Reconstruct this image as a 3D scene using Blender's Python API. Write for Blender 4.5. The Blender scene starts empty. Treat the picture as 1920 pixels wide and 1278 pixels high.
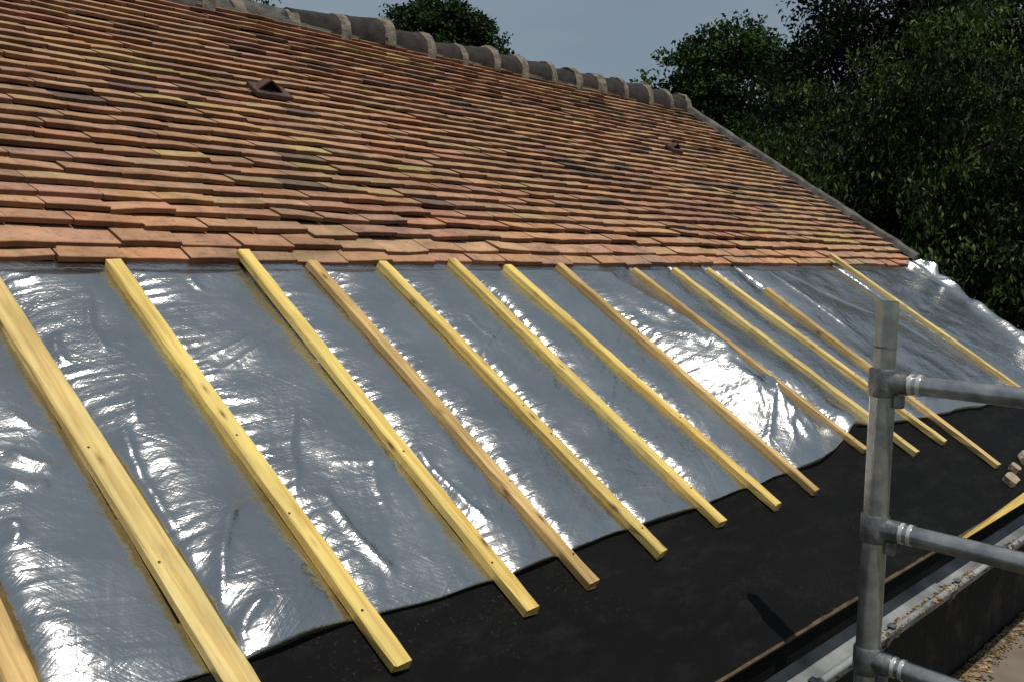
import bpy, bmesh, math, random
import numpy as np
from mathutils import Matrix, Vector, noise
random.seed(7); rng = np.random.default_rng(11)
C = bpy.context.scene.collection
K = 1.2                       # metres per survey unit
ZC = 4.0                      # eye height above the yard
PITCH = math.radians(31.63)   # pitch of the roof
CP, SP = math.cos(PITCH), math.sin(PITCH)
EX = np.array([1., 0, 0]); EV = np.array([0, CP, SP]); EN = np.array([0, -SP, CP])
ORG = np.array([0, 0, ZC]) - K * EN      # foot of the eye on the roof plane
SUN = np.array([-0.06, -0.375, 0.925]); SUN /= np.linalg.norm(SUN)

def RP(x, s, h=0.0):
    """point on the roof: x along the eave, s up the slope, h above the roof plane (metres)"""
    return ORG + EX * x + EV * s + EN * h

# ------------------------------------------------------------------ helpers
def tag(o, label=None, cat=None, group=None, kind=None):
    if label: o['label'] = label
    if cat: o['category'] = cat
    if group: o['group'] = group
    if kind: o['kind'] = kind
    return o

def empty(name, loc, label, cat, group=None):
    o = bpy.data.objects.new(name, None); C.objects.link(o); o.location = loc
    o.empty_display_size = .1
    return tag(o, label, cat, group)

def link(name, me, mat, parent=None, smooth=False):
    o = bpy.data.objects.new(name, me); C.objects.link(o)
    if mat is not None: me.materials.append(mat)
    if parent is not None:
        o.parent = parent
        o.matrix_parent_inverse = Matrix.Identity(4)
        if parent.type == 'EMPTY' or True:
            bpy.context.view_layer.update()
            o.matrix_parent_inverse = parent.matrix_world.inverted()
    if smooth:
        me.polygons.foreach_set('use_smooth', [True] * len(me.polygons)); me.update()
    return o

def mesh(name, verts, faces):
    me = bpy.data.meshes.new(name)
    me.from_pydata([tuple(map(float, v)) for v in verts], [], faces); me.update()
    return me

def quads(name, V, F, smooth=False):
    """fast mesh from numpy arrays of vertices and quads"""
    me = bpy.data.meshes.new(name)
    V = np.asarray(V, np.float32); F = np.asarray(F, np.int32)
    me.vertices.add(len(V)); me.vertices.foreach_set('co', V.ravel())
    k = F.shape[1]
    me.loops.add(F.size); me.loops.foreach_set('vertex_index', F.ravel())
    me.polygons.add(len(F))
    me.polygons.foreach_set('loop_start', np.arange(len(F), dtype=np.int32) * k)
    me.polygons.foreach_set('use_smooth', np.full(len(F), smooth))
    me.update(calc_edges=True); me.validate()
    return me

def point_colour(me, col, name='Col'):
    a = me.color_attributes.new(name, 'FLOAT_COLOR', 'POINT')
    col = np.asarray(col, np.float32)
    if col.shape[1] == 3: col = np.hstack([col, np.ones((len(col), 1), np.float32)])
    a.data.foreach_set('color', col.ravel())

class MB:
    """collects simple solids into one mesh"""
    def __init__(self): self.v = []; self.f = []
    def add(self, v, f):
        b = len(self.v); self.v += [tuple(map(float, q)) for q in v]; self.f += [tuple(b + i for i in q) for q in f]; return self
    def box8(self, p):           # p: bottom 4 (ccw) + top 4
        return self.add(p, [(3, 2, 1, 0), (4, 5, 6, 7), (0, 1, 5, 4), (1, 2, 6, 5), (2, 3, 7, 6), (3, 0, 4, 7)])
    def box(self, a, b):
        x0, y0, z0 = a; x1, y1, z1 = b
        return self.box8([(x0, y0, z0), (x1, y0, z0), (x1, y1, z0), (x0, y1, z0), (x0, y0, z1), (x1, y0, z1), (x1, y1, z1), (x0, y1, z1)])
    def rbox(self, x0, x1, s0, s1, h0, h1):      # box in roof coordinates
        return self.box8([RP(x0, s0, h0), RP(x1, s0, h0), RP(x1, s1, h0), RP(x0, s1, h0), RP(x0, s0, h1), RP(x1, s0, h1), RP(x1, s1, h1), RP(x0, s1, h1)])
    def tube(self, pts, rad, n=16, cap=True):
        pts = [Vector(q) for q in pts]
        if not hasattr(rad, '__len__'): rad = [rad] * len(pts)
        rings = []; b = len(self.v); up = None
        for i, q in enumerate(pts):
            d = (pts[min(i + 1, len(pts) - 1)] - pts[max(i - 1, 0)]).normalized()
            if up is None: up = d.orthogonal().normalized()
            up = (up - d * up.dot(d)).normalized(); w = d.cross(up)
            for k in range(n):
                a = 2 * math.pi * k / n
                self.v.append(tuple(q + (up * math.cos(a) + w * math.sin(a)) * rad[i]))
        for i in range(len(pts) - 1):
            for k in range(n):
                k2 = (k + 1) % n
                self.f.append((b + i * n + k, b + i * n + k2, b + (i + 1) * n + k2, b + (i + 1) * n + k))
        if cap:
            self.f.append(tuple(b + k for k in reversed(range(n))))
            self.f.append(tuple(b + (len(pts) - 1) * n + k for k in range(n)))
        return self
    def build(self, name, mat, parent=None, smooth=False, bevel=0):
        me = mesh(name, self.v, self.f); o = link(name, me, mat, parent, smooth)
        if bevel:
            m = o.modifiers.new('bevel', 'BEVEL'); m.width = bevel; m.segments = 2; m.limit_method = 'ANGLE'
        if smooth:
            m = o.modifiers.new('split', 'EDGE_SPLIT'); m.split_angle = math.radians(40)
        return o

# ------------------------------------------------------------------ materials
def new_mat(name):
    m = bpy.data.materials.new(name); m.use_nodes = True
    nt = m.node_tree; b = nt.nodes['Principled BSDF']
    return m, nt, b
def N(nt, t, **kw):
    n = nt.nodes.new(t)
    for k, v in kw.items():
        if k in n.inputs: n.inputs[k].default_value = v
        else: setattr(n, k, v)
    return n
def coords(nt, scale=(1, 1, 1), kind='Object', rand=False):
    tc = N(nt, 'ShaderNodeTexCoord'); mp = N(nt, 'ShaderNodeMapping'); mp.inputs['Scale'].default_value = scale
    nt.links.new(tc.outputs[kind], mp.inputs['Vector'])
    if rand:
        oi = N(nt, 'ShaderNodeObjectInfo'); ml = N(nt, 'ShaderNodeMath', operation='MULTIPLY'); ml.inputs[1].default_value = 37.0
        nt.links.new(oi.outputs['Random'], ml.inputs[0]); nt.links.new(ml.outputs[0], mp.inputs['Location'])
    return mp.outputs['Vector']
def noise_tex(nt, vec, scale, detail=5, rough=.55, dist=0):
    n = N(nt, 'ShaderNodeTexNoise'); n.inputs['Scale'].default_value = scale; n.inputs['Detail'].default_value = detail
    n.inputs['Roughness'].default_value = rough; n.inputs['Distortion'].default_value = dist
    nt.links.new(vec, n.inputs['Vector']); return n.outputs['Fac']
def ramp(nt, fac, stops):
    r = N(nt, 'ShaderNodeValToRGB'); e = r.color_ramp.elements
    while len(e) < len(stops): e.new(.5)
    for q, (p, c) in zip(e, stops):
        q.position = p; q.color = (*c, 1) if hasattr(c, '__len__') else (c, c, c, 1)
    nt.links.new(fac, r.inputs['Fac']); return r.outputs['Color']
def mix(nt, a, b, fac, mode='MIX'):
    m = N(nt, 'ShaderNodeMix', data_type='RGBA', blend_type=mode)
    for sock, val in ((m.inputs['Factor'], fac), (m.inputs['A'], a), (m.inputs['B'], b)):
        if hasattr(val, 'links') or hasattr(val, 'is_linked'): nt.links.new(val, sock)
        else: sock.default_value = (*val, 1) if hasattr(val, '__len__') else val
    return m.outputs['Result']
def bump(nt, b, h, strength=.3, dist=.01, normal=None):
    n = N(nt, 'ShaderNodeBump'); n.inputs['Strength'].default_value = strength; n.inputs['Distance'].default_value = dist
    nt.links.new(h, n.inputs['Height'])
    if normal is not None: nt.links.new(normal, n.inputs['Normal'])
    nt.links.new(n.outputs['Normal'], b.inputs['Normal']); return n.outputs['Normal']
def attr(nt, name='Col'):
    a = N(nt, 'ShaderNodeAttribute', attribute_name=name); return a.outputs['Color'], a.outputs['Alpha']

def simple(name, c1, c2, scale, rough=.85, bstr=.3, bdist=.01, metal=0, detail=6, spread=(.35, .65)):
    m, nt, b = new_mat(name)
    v = coords(nt); f = noise_tex(nt, v, scale, detail)
    nt.links.new(ramp(nt, f, [(spread[0], c1), (spread[1], c2)]), b.inputs['Base Color'])
    b.inputs['Roughness'].default_value = rough; b.inputs['Metallic'].default_value = metal
    if bstr: bump(nt, b, noise_tex(nt, v, scale * 5, 6), bstr, bdist)
    return m

M = {}
# clay tiles: colour from each tile, weathering on top
m, nt, b = new_mat('clay_tile'); M['tile'] = m
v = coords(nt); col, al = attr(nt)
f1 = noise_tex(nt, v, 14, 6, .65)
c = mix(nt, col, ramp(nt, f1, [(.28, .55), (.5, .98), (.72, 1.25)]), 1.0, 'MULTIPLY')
f2 = noise_tex(nt, v, 55, 4, .7)
c = mix(nt, c, (.10, .07, .055), ramp(nt, f2, [(.55, 0.0), (.70, .65)]))
f3 = noise_tex(nt, v, 26, 5, .7)
lich = N(nt, 'ShaderNodeMath', operation='MULTIPLY'); nt.links.new(ramp(nt, f3, [(.40, 0.0), (.60, 1.0)]), lich.inputs[0]); nt.links.new(al, lich.inputs[1])
c = mix(nt, c, (.36, .275, .115), lich.outputs[0])
stn = noise_tex(nt, coords(nt, (.8, 1.6, 1.6)), 2.3, 6, .7, .6)
c = mix(nt, c, ramp(nt, stn, [(.30, (.62, .60, .58)), (.5, (1, 1, 1)), (.68, (1.12, 1.08, .92))]), 1.0, 'MULTIPLY')
nt.links.new(c, b.inputs['Base Color']); b.inputs['Roughness'].default_value = .9; b.inputs['Specular IOR Level'].default_value = .25
bump(nt, b, noise_tex(nt, v, 90, 5, .7), .5, .004)

# aluminium insulation foil
m, nt, b = new_mat('silver_foil'); M['foil'] = m
v = coords(nt)
b.inputs['Metallic'].default_value = 1.0
f = noise_tex(nt, v, 3.0, 4)
nt.links.new(ramp(nt, f, [(.3, (.49, .49, .482)), (.7, (.63, .626, .612))]), b.inputs['Base Color'])
fr = noise_tex(nt, v, 9, 4)
rr = N(nt, 'ShaderNodeMapRange'); nt.links.new(fr, rr.inputs['Value']); rr.inputs['From Min'].default_value = .3; rr.inputs['From Max'].default_value = .7
rr.inputs['To Min'].default_value = .19; rr.inputs['To Max'].default_value = .31
nt.links.new(rr.outputs[0], b.inputs['Roughness'])
def crinkle(vec, sc_):
    a = noise_tex(nt, vec, sc_, 3, .55, .9)
    s1 = N(nt, 'ShaderNodeMath', operation='SUBTRACT'); nt.links.new(a, s1.inputs[0]); s1.inputs[1].default_value = .5
    s2 = N(nt, 'ShaderNodeMath', operation='ABSOLUTE'); nt.links.new(s1.outputs[0], s2.inputs[0]); return s2.outputs[0]
def rcoords(ang, scale):
    tc_ = N(nt, 'ShaderNodeTexCoord'); m1 = N(nt, 'ShaderNodeMapping'); m1.inputs['Rotation'].default_value = (-PITCH, 0, 0)
    nt.links.new(tc_.outputs['Object'], m1.inputs['Vector'])
    m2 = N(nt, 'ShaderNodeMapping'); m2.inputs['Rotation'].default_value = (0, 0, ang); nt.links.new(m1.outputs['Vector'], m2.inputs['Vector'])
    m3 = N(nt, 'ShaderNodeMapping'); m3.inputs['Scale'].default_value = scale; nt.links.new(m2.outputs['Vector'], m3.inputs['Vector'])
    return m3.outputs['Vector']
n1 = bump(nt, b, crinkle(rcoords(.12, (4, 34, 1)), 1.0), .27, .012)
n1 = bump(nt, b, crinkle(rcoords(-.55, (5, 42, 1)), 1.0), .26, .010, n1)
n1 = bump(nt, b, crinkle(rcoords(.85, (6, 48, 1)), 1.0), .22, .009, n1)
n1 = bump(nt, b, crinkle(rcoords(1.75, (5, 30, 1)), 1.0), .16, .009, n1)
bump(nt, b, noise_tex(nt, v, 170, 3, .6), .09, .003, n1)

# black roofing underlay
m, nt, b = new_mat('black_membrane'); M['membrane'] = m
v = coords(nt)
f = noise_tex(nt, v, 2.2, 5); c = ramp(nt, f, [(.3, (.0030, .0030, .0032)), (.7, (.0075, .0073, .0075))])
sp = noise_tex(nt, v, 130, 3, .6); pt = noise_tex(nt, v, 4.5, 3)
mm = N(nt, 'ShaderNodeMath', operation='MULTIPLY'); nt.links.new(ramp(nt, sp, [(.60, 0.0), (.70, 1.0)]), mm.inputs[0]); nt.links.new(ramp(nt, pt, [(.50, 0.0), (.70, .35)]), mm.inputs[1])
c = mix(nt, c, (.09, .088, .085), mm.outputs[0])
sw = noise_tex(nt, coords(nt, (1.5, 4, 4)), 4.0, 8, .75)
c = mix(nt, c, (.019, .0186, .018), ramp(nt, sw, [(.5, 0.0), (.72, .6)]))
nt.links.new(c, b.inputs['Base Color']); b.inputs['Roughness'].default_value = .72; b.inputs['Specular IOR Level'].default_value = .08
bump(nt, b, noise_tex(nt, v, 160, 4, .7), .5, .003)

# treated softwood, three tones
def wood(name, light, dark, knot):
    m, nt, b = new_mat(name)
    v = coords(nt, (2.2, 55, 55), rand=True)
    g = noise_tex(nt, v, 1.0, 6, .65, .8)
    c = ramp(nt, g, [(.30, tuple(q * .82 for q in dark)), (.42, dark), (.56, light), (.8, tuple(q * 1.08 for q in light))])
    vk = coords(nt, (9, 30, 30), rand=True)
    vo = N(nt, 'ShaderNodeTexVoronoi'); vo.inputs['Scale'].default_value = .8; nt.links.new(vk, vo.inputs['Vector'])
    c = mix(nt, c, knot, ramp(nt, vo.outputs['Distance'], [(.05, .95), (.11, .35), (.19, 0.0)]))
    big = noise_tex(nt, coords(nt, (1.5, 6, 6), rand=True), 2.0, 3)
    c = mix(nt, c, ramp(nt, big, [(.3, .66), (.55, 1.0), (.7, 1.08)]), 1.0, 'MULTIPLY')
    st = noise_tex(nt, coords(nt, (3, 22, 22), rand=True), 1.4, 5, .7)
    c = mix(nt, c, (.20, .11, .035), ramp(nt, st, [(.60, 0.0), (.74, .55)]))
    nt.links.new(c, b.inputs['Base Color']); b.inputs['Roughness'].default_value = .62
    bump(nt, b, g, .25, .002); return m
M['wood_yellow'] = wood('yellow_treated_wood', (.77, .59, .175), (.66, .44, .11), (.16, .075, .02))
M['wood_pale'] = wood('pale_treated_wood', (.74, .57, .22), (.64, .44, .14), (.20, .10, .03))
M['wood_tan'] = wood('tan_treated_wood', (.62, .42, .16), (.48, .30, .10), (.14, .07, .025))
M['nail'] = simple('nail_steel', (.05, .04, .035), (.12, .10, .09), 80, .5, 0, metal=.6)
M['ridge'] = simple('grey_ridge_clay', (.011, .008, .007), (.036, .028, .023), 18, .95, .6, .006)
M['collar'] = simple('pale_ridge_mortar', (.08, .068, .053), (.235, .205, .162), 26, .95, .8, .010)
M['verge'] = simple('grey_verge_mortar', (.045, .042, .038), (.135, .126, .114), 14, .95, .6, .01)
M['render'] = simple('stained_wall_render', (.008, .006, .005), (.05, .04, .028), 9, .95, .6, .02, spread=(.5, .68))
M['slab'] = simple('rough_roof_boarding', (.10, .07, .045), (.17, .12, .08), 8, .9, .3)
M['zinc'] = simple('weathered_zinc', (.15, .16, .163), (.36, .38, .385), 6, .55, .2, .004, metal=.25)
M['galv'] = simple('galvanised_tube', (.27, .28, .285), (.52, .51, .495), 22, .30, .22, .002, metal=.8)
M['galv_dark'] = simple('worn_coupler_steel', (.10, .10, .105), (.27, .27, .275), 40, .42, .3, .003, metal=.6)
M['ring'] = simple('bright_weld_ring', (.62, .62, .60), (.78, .78, .76), 40, .35, .1, .002, metal=.6)
M['edge_wood'] = simple('brown_eave_wood', (.045, .028, .014), (.11, .070, .032), 30, .85, .4, .004)
M['ply'] = simple('brown_boarding', (.14, .112, .088), (.21, .172, .14), 3.0, .9, .3, .004)
M['vent'] = simple('dark_clay_vent', (.045, .024, .022), (.10, .05, .042), 30, .85, .4, .004)
M['hole'] = simple('vent_opening', (.004, .003, .003), (.008, .006, .006), 30, .95, 0)
M['mortar_bit'] = simple('broken_mortar', (.28, .22, .15), (.48, .38, .27), 20, .95, .7, .01)
M['ground'] = simple('yard_ground', (.035, .045, .018), (.10, .09, .055), .35, .95, .6, .05)
M['bark'] = simple('tree_bark', (.025, .02, .015), (.075, .06, .045), 9, .95, .8, .03)

m, nt, b = new_mat('gutter_debris'); M['debris'] = m
col, al = attr(nt); v = coords(nt)
nt.links.new(mix(nt, col, ramp(nt, noise_tex(nt, v, 120, 4), [(.3, .55), (.7, 1.2)]), 1.0, 'MULTIPLY'), b.inputs['Base Color']); b.inputs['Roughness'].default_value = .95

def leaf_mat(name):
    m, nt, b = new_mat(name)
    col, al = attr(nt)
    nt.links.new(col, b.inputs['Base Color']); b.inputs['Roughness'].default_value = .6; b.inputs['Specular IOR Level'].default_value = .16
    tr = N(nt, 'ShaderNodeBsdfTranslucent'); nt.links.new(mix(nt, col, (1.1, 1.3, .5), 1.0, 'MULTIPLY'), tr.inputs['Color'])
    ms = N(nt, 'ShaderNodeMixShader'); ms.inputs[0].default_value = .22
    out = nt.nodes['Material Output']
    nt.links.new(b.outputs[0], ms.inputs[1]); nt.links.new(tr.outputs[0], ms.inputs[2]); nt.links.new(ms.outputs[0], out.inputs['Surface'])
    return m
M['leaf'] = leaf_mat('tree_leaves')

# ------------------------------------------------------------------ camera
F_PX = 1773.0
def rot_cam():
    a, bb, c = math.radians(84.533), math.radians(1.156), math.radians(-46.86)
    return Matrix.Rotation(c, 3, 'Z') @ Matrix.Rotation(a, 3, 'X') @ Matrix.Rotation(bb, 3, 'Z')
RC = rot_cam()
cam_d = bpy.data.cameras.new('camera'); cam = bpy.data.objects.new('camera', cam_d); C.objects.link(cam)
cam_d.sensor_width = 36; cam_d.lens = 36 * F_PX / 1920; cam_d.clip_start = .02; cam_d.clip_end = 3000
cam.matrix_world = Matrix.Translation((0, 0, ZC)) @ RC.to_4x4()
bpy.context.scene.camera = cam
EYE = np.array([0, 0, ZC])
def sight(x, y):              # direction in which a survey mark on the photograph lies (unit depth)
    return np.array(RC @ Vector(((x - 960) / F_PX, -(y - 639) / F_PX, -1)))
def at(x, y, depth): return EYE + sight(x, y) * depth
def on_roof(x, y):            # (x along eave, s up slope) in metres
    d = sight(x, y); t = -K / (EN @ d); q = d * t
    return q[0], q @ EV

# ------------------------------------------------------------------ sky and sun
sun_d = bpy.data.lights.new('sun', 'SUN'); sun = bpy.data.objects.new('sun', sun_d); C.objects.link(sun)
sun_d.energy = 3.3; sun_d.angle = math.radians(.5); sun_d.color = (1.0, .945, .86)
sun.rotation_euler = Vector(SUN).to_track_quat('Z', 'Y').to_euler(); sun.location = (-2, -8, 16)
w = bpy.data.worlds.new('World'); bpy.context.scene.world = w; w.use_nodes = True
nt = w.node_tree; bg = nt.nodes['Background']
sky = N(nt, 'ShaderNodeTexSky'); sky.sky_type = 'NISHITA'; sky.sun_disc = False
sky.sun_elevation = math.asin(SUN[2]); sky.sun_rotation = math.atan2(SUN[0], SUN[1])
sky.air_density = 1.0; sky.dust_density = .6; sky.ozone_density = 1.2
tc = N(nt, 'ShaderNodeTexCoord'); mp = N(nt, 'ShaderNodeMapping'); mp.inputs['Scale'].default_value = (1, 1, 2.6)
nt.links.new(tc.outputs['Generated'], mp.inputs['Vector'])
cl = noise_tex(nt, mp.outputs['Vector'], 1.8, 6, .5, .3)
cloud = ramp(nt, cl, [(.3, (2.55, 3.25, 3.80)), (.72, (3.75, 4.40, 4.95))])
nt.links.new(mix(nt, sky.outputs['Color'], cloud, .80), bg.inputs['Color'])
bg.inputs['Strength'].default_value = .08
sc = bpy.context.scene
sc.view_settings.view_transform = 'Standard'; sc.view_settings.look = 'None'; sc.view_settings.exposure = 0; sc.view_settings.gamma = 1

# ------------------------------------------------------------------ ground
me = mesh('ground', [(-600, -600, 0), (600, -600, 0), (600, 600, 0), (-600, 600, 0)], [(0, 1, 2, 3)])
tag(link('ground', me, M['ground']), kind='structure')

# ------------------------------------------------------------------ house
XL, XR = -1.5, 5.0 * K           # left end of what is built, gable end
S_E = .298 * K; S_R = 3.275 * K  # eave and ridge, up the slope
eave = RP(0, S_E); ridge = RP(0, S_R)
house = empty('house', (2.2, 3.0, 0), 'house with a sloping roof half stripped, old orange clay tiles left on its upper part', 'house')
YW = 1.17                        # face of the eave wall
YB = 2 * ridge[1] - eave[1]
roof_deck = MB()
roof_deck.box8([RP(XL, S_E - .005, -.10), RP(XR - .02, S_E - .005, -.10), RP(XR - .02, S_R, -.10), RP(XL, S_R, -.10),
                RP(XL, S_E - .005, -.006), RP(XR - .02, S_E - .005, -.006), RP(XR - .02, S_R, -.006), RP(XL, S_R, -.006)])
roof_deck.build('roof_deck', M['slab'], house)
bk = MB()
rz, ry = ridge[2], ridge[1]
bk.box8([(XL, ry + .004, rz - .11), (XR, ry + .004, rz - .11), (XR, YB, eave[2] - .11), (XL, YB, eave[2] - .11),
         (XL, ry + .004, rz + .02), (XR, ry + .004, rz + .02), (XR, YB, eave[2] + .02), (XL, YB, eave[2] + .02)])
bk.build('rear_roof', M['tile'], house)
point_colour(house.children[-1].data, [(.3, .15, .09, .1)] * 8)
wl = MB()
wz = RP(0, (YW - ORG[1]) / CP)[2] - .13
gw = XR - .12
prof = [(YW, 0), (YB - .25, 0), (YB - .25, wz), (ry, rz - .14), (YW, wz)]
n = len(prof)
wl.add([(XL + .01, y, z) for y, z in prof] + [(gw, y, z) for y, z in prof],
       [tuple(reversed(range(n)))][:1] and [tuple(range(n)), tuple(reversed(range(n, 2 * n)))] + [(i, i + n, (i + 1) % n + n, (i + 1) % n) for i in range(n)])
wl.build('wall', M['render'], house)

# --- old tiles, one covering
rows = [1.527, 1.575, 1.640, 1.697]
while rows[-1] < 3.25: rows.append(rows[-1] + .0535)
rows = [r * K for r in rows if r < 3.262]
PAL = dict(orange=(.48, .252, .145), red=(.44, .195, .122), brown=(.31, .180, .130), tan=(.50, .315, .185), dark=(.155, .112, .098), pink=(.41, .235, .172), lichen=(.50, .375, .17), grey=(.30, .24, .18))
def fld(x, s, sc, o): return noise.fractal(Vector((x * sc, s * sc, o)), 1.0, 2.0, 3)
TV = []; TC = []; LAST = [None]
def tile_colour(x, s, row):
    u, q = x / K, s / K
    wts = dict(orange=1.0, red=.16, brown=.45, tan=.6, dark=.05, pink=.45, lichen=.012, grey=.07)
    a = fld(x, s, 1.3, 3.1); d = fld(x, s, 2.2, 9.7); l = fld(x * .6, s * 1.6, 2.6, 15.3)
    wts['dark'] += max(0, d - .16) * 1.8; wts['brown'] += max(0, d) * 3.0
    wts['red'] += max(0, a) * 1.6; wts['orange'] += max(0, a) * 2; wts['tan'] += max(0, -a) * 3.0
    if u < 1.6 and 1.55 < q < 2.5: wts['lichen'] += (.10 + max(0, l) * 2.2) * max(0, 1 - abs(q - 1.98) / .45) * (1.25 - u * .5); wts['brown'] += .5; wts['pink'] += .4
    wts['lichen'] += max(0, l - .25) * .8
    t = max(0, min(1, (u - 3.2) / 1.3)) * max(0, min(1, (q - 1.62) / .25))
    wts['tan'] += 3.4 * t; wts['orange'] *= 1 - .6 * t; wts['red'] *= 1 - .7 * t; wts['grey'] += .5 * t; wts['lichen'] += .2 * t
    if t > .2: wts['dark'] += max(0, fld(x, s, 2.6, 44.0) + .05) * 7.5 * t
    if row < 3: wts['red'] += .5; wts['orange'] += 1.4; wts['lichen'] *= .3; wts['dark'] *= .5
    if 2.1 < u < 3.4 and q > 2.7: wts['red'] += .5; wts['orange'] += .8
    ks = list(wts); r = random.random() * sum(wts.values())
    for k in ks:
        r -= wts[k]
        if r <= 0: break
    if LAST[0] and random.random() < .36: k = LAST[0]
    LAST[0] = k
    base = np.array(PAL[k]); base = base + (np.array((.475, .287, .190)) - base) * (.46 if k not in ('dark', 'lichen') else .12)
    c = base * random.uniform(.76, .95) * (1.10 if row < 4 else 1.0) * np.array([random.uniform(.95, 1.05), random.uniform(.94, 1.06), random.uniform(.92, 1.08)])
    li = {'lichen': .8, 'tan': .3, 'grey': .3}.get(k, .06) * random.uniform(.5, 1.2) + max(0, l) * .6
    return (*c, min(1, li))
TW = .158
for r, s0 in enumerate(rows):
    x = XL - random.random() * TW + (TW * .5 if r % 2 else 0)
    while x < XR - .03:
        wd = TW * random.uniform(.93, 1.08)
        x0, x1 = x + .0012, min(x + wd - .0012, XR - .02)
        x += wd
        if x1 - x0 < .03: continue
        xm = (x0 + x1) / 2
        loose = 1.0 if r > 3 else 1.7
        ds = random.gauss(0, .0019) * loose + .003 * math.sin(xm * 1.7 + r * .35) + .004 * fld(xm, s0, .8, 50)
        rot = random.gauss(0, .005) * loose
        dh = max(-.003, random.gauss(.0005, .0014)) * loose + .004 * fld(xm, s0, .9, 70)
        if random.random() < .02: ds -= random.uniform(.006, .02)
        if r < 3 and random.random() < .13: ds -= random.uniform(.006, .018); dh += .004
        
        th = random.uniform(.011, .0135); L = .118; tl = random.gauss(0, .0009) * loose
        hb = (.012, .020, .026)[r] + dh if r < 3 else .031 + dh
        bend = random.uniform(-.0015, .003)
        sb0 = s0 + ds - rot * (x1 - x0) / 2; sb1 = s0 + ds + rot * (x1 - x0) / 2
        j = lambda a=.0012: random.gauss(0, a)
        ch = .006 if random.random() < .12 else 0
        # lower edge (3 points) and upper edge, underside and top
        lo = [(x0 + j(), sb0 + j(.002) + (ch if random.random() < .5 else 0), -tl), (xm, (sb0 + sb1) / 2 + j(), bend), (x1 + j(), sb1 + j(.002), tl)]
        hi = [(x0, s0 + ds + L, -tl), (xm, s0 + ds + L, bend), (x1, s0 + ds + L, tl)]
        V = [RP(a, s_, hb + q) for a, s_, q in lo] + [RP(a, s_ + .0025, hb + th + q) for a, s_, q in lo] + [RP(a, s_ + .006, hb + th + q + .0012) for a, s_, q in lo] + [RP(a, s_, .004 + dh * .3 + q) for a, s_, q in hi] + [RP(a, s_, .004 + th * .8 + dh * .3 + q) for a, s_, q in hi]
        TV.append(V); tc_ = tile_colour(xm, s0, r); dk = random.uniform(.24, .42)  # tile butts darkened in their colour to paint the shade under each course
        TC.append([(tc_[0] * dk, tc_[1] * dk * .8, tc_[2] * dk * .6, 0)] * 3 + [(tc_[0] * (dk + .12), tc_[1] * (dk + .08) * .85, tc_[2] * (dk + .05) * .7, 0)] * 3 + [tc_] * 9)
TV = np.array(TV); nt_ = len(TV)
pat = []
for i in range(2):
    pat += [(0 + i, 1 + i, 4 + i, 3 + i), (3 + i, 4 + i, 7 + i, 6 + i), (6 + i, 7 + i, 13 + i, 12 + i), (1 + i, 0 + i, 9 + i, 10 + i)]
pat += [(0, 3, 12, 9), (3, 6, 12, 12), (5, 2, 11, 14), (8, 5, 14, 14)]
pq = [q for q in pat if len(set(q)) == 4]; ptri = [q[:3] for q in pat if len(set(q)) == 3]
me = bpy.data.meshes.new('clay_tile_covering')
allf = []
for t in range(nt_):
    bb = t * 15
    allf += [tuple(bb + i for i in q) for q in pq] + [tuple(bb + i for i in q) for q in ptri]
me.from_pydata(TV.reshape(-1, 3).tolist(), [], allf); me.update()
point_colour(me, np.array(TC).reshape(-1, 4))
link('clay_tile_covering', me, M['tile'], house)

# --- ridge tiles, each with a pale mortar collar
def rid(x0, x1, ra, rb, mat, name, parent, open_end=True, j=0):
    """half-round cap along the ridge, ra -> rb"""
    n, L = 14, 6; V = []; Fc = []
    for i in range(L + 1):
        t = i / L; rr = ra + (rb - ra) * t
        for k in range(n + 1):
            a = math.pi * (k / n) * 1.16 - math.pi * .08
            w_ = 1 + (random.gauss(0, .012) if ra < .105 else random.gauss(0, .03))
            V.append((x0 + (x1 - x0) * t + random.gauss(0, .002), ry - math.cos(a) * rr * w_ * 1.05, rz + .005 + j + math.sin(a) * rr * w_ * 1.12))
    for i in range(L):
        for k in range(n):
            p0 = i * (n + 1) + k; Fc.append((p0, p0 + n + 1, p0 + n + 2, p0 + 1))
    Fc.append(tuple(reversed(range(n + 1)))); Fc.append(tuple(L * (n + 1) + k for k in range(n + 1)))
    return link(name, mesh(name, V, Fc), mat, parent, True)
rims = [-1.28, -.98, -.68, -.36, -.06, .24, .55, .86, 1.16, 1.46, 1.816, 1.959, 2.19, 2.43, 2.66, 2.89, 3.10, 3.31, 3.52, 3.73, 3.935, 4.13, 4.345, 4.57, 4.79, 4.985]
for i in range(len(rims) - 1):
    xa, xb = rims[i] * K, rims[i + 1] * K
    if xa < XL: continue
    jz = random.gauss(0, .009); rs = random.uniform(.92, 1.06) * (.80 if xb < 2.35 * K else .93); jz -= .022 if xb < 2.35 * K else 0
    o = rid(xa - .012, xb - .03, .088 * rs, .108 * rs + random.gauss(0, .003), M['ridge'], 'ridge_tile', house, j=jz)
    m = o.modifiers.new('split', 'EDGE_SPLIT'); m.split_angle = math.radians(45)
    c = rid(xb - .042 + random.gauss(0, .008), xb + .008 + random.gauss(0, .007), .109 * rs + random.uniform(0, .008), .116 * rs + random.uniform(0, .010), M['collar'], 'mortar_collar', o, j=jz)
    m = c.modifiers.new('split', 'EDGE_SPLIT'); m.split_angle = math.radians(45)
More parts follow.
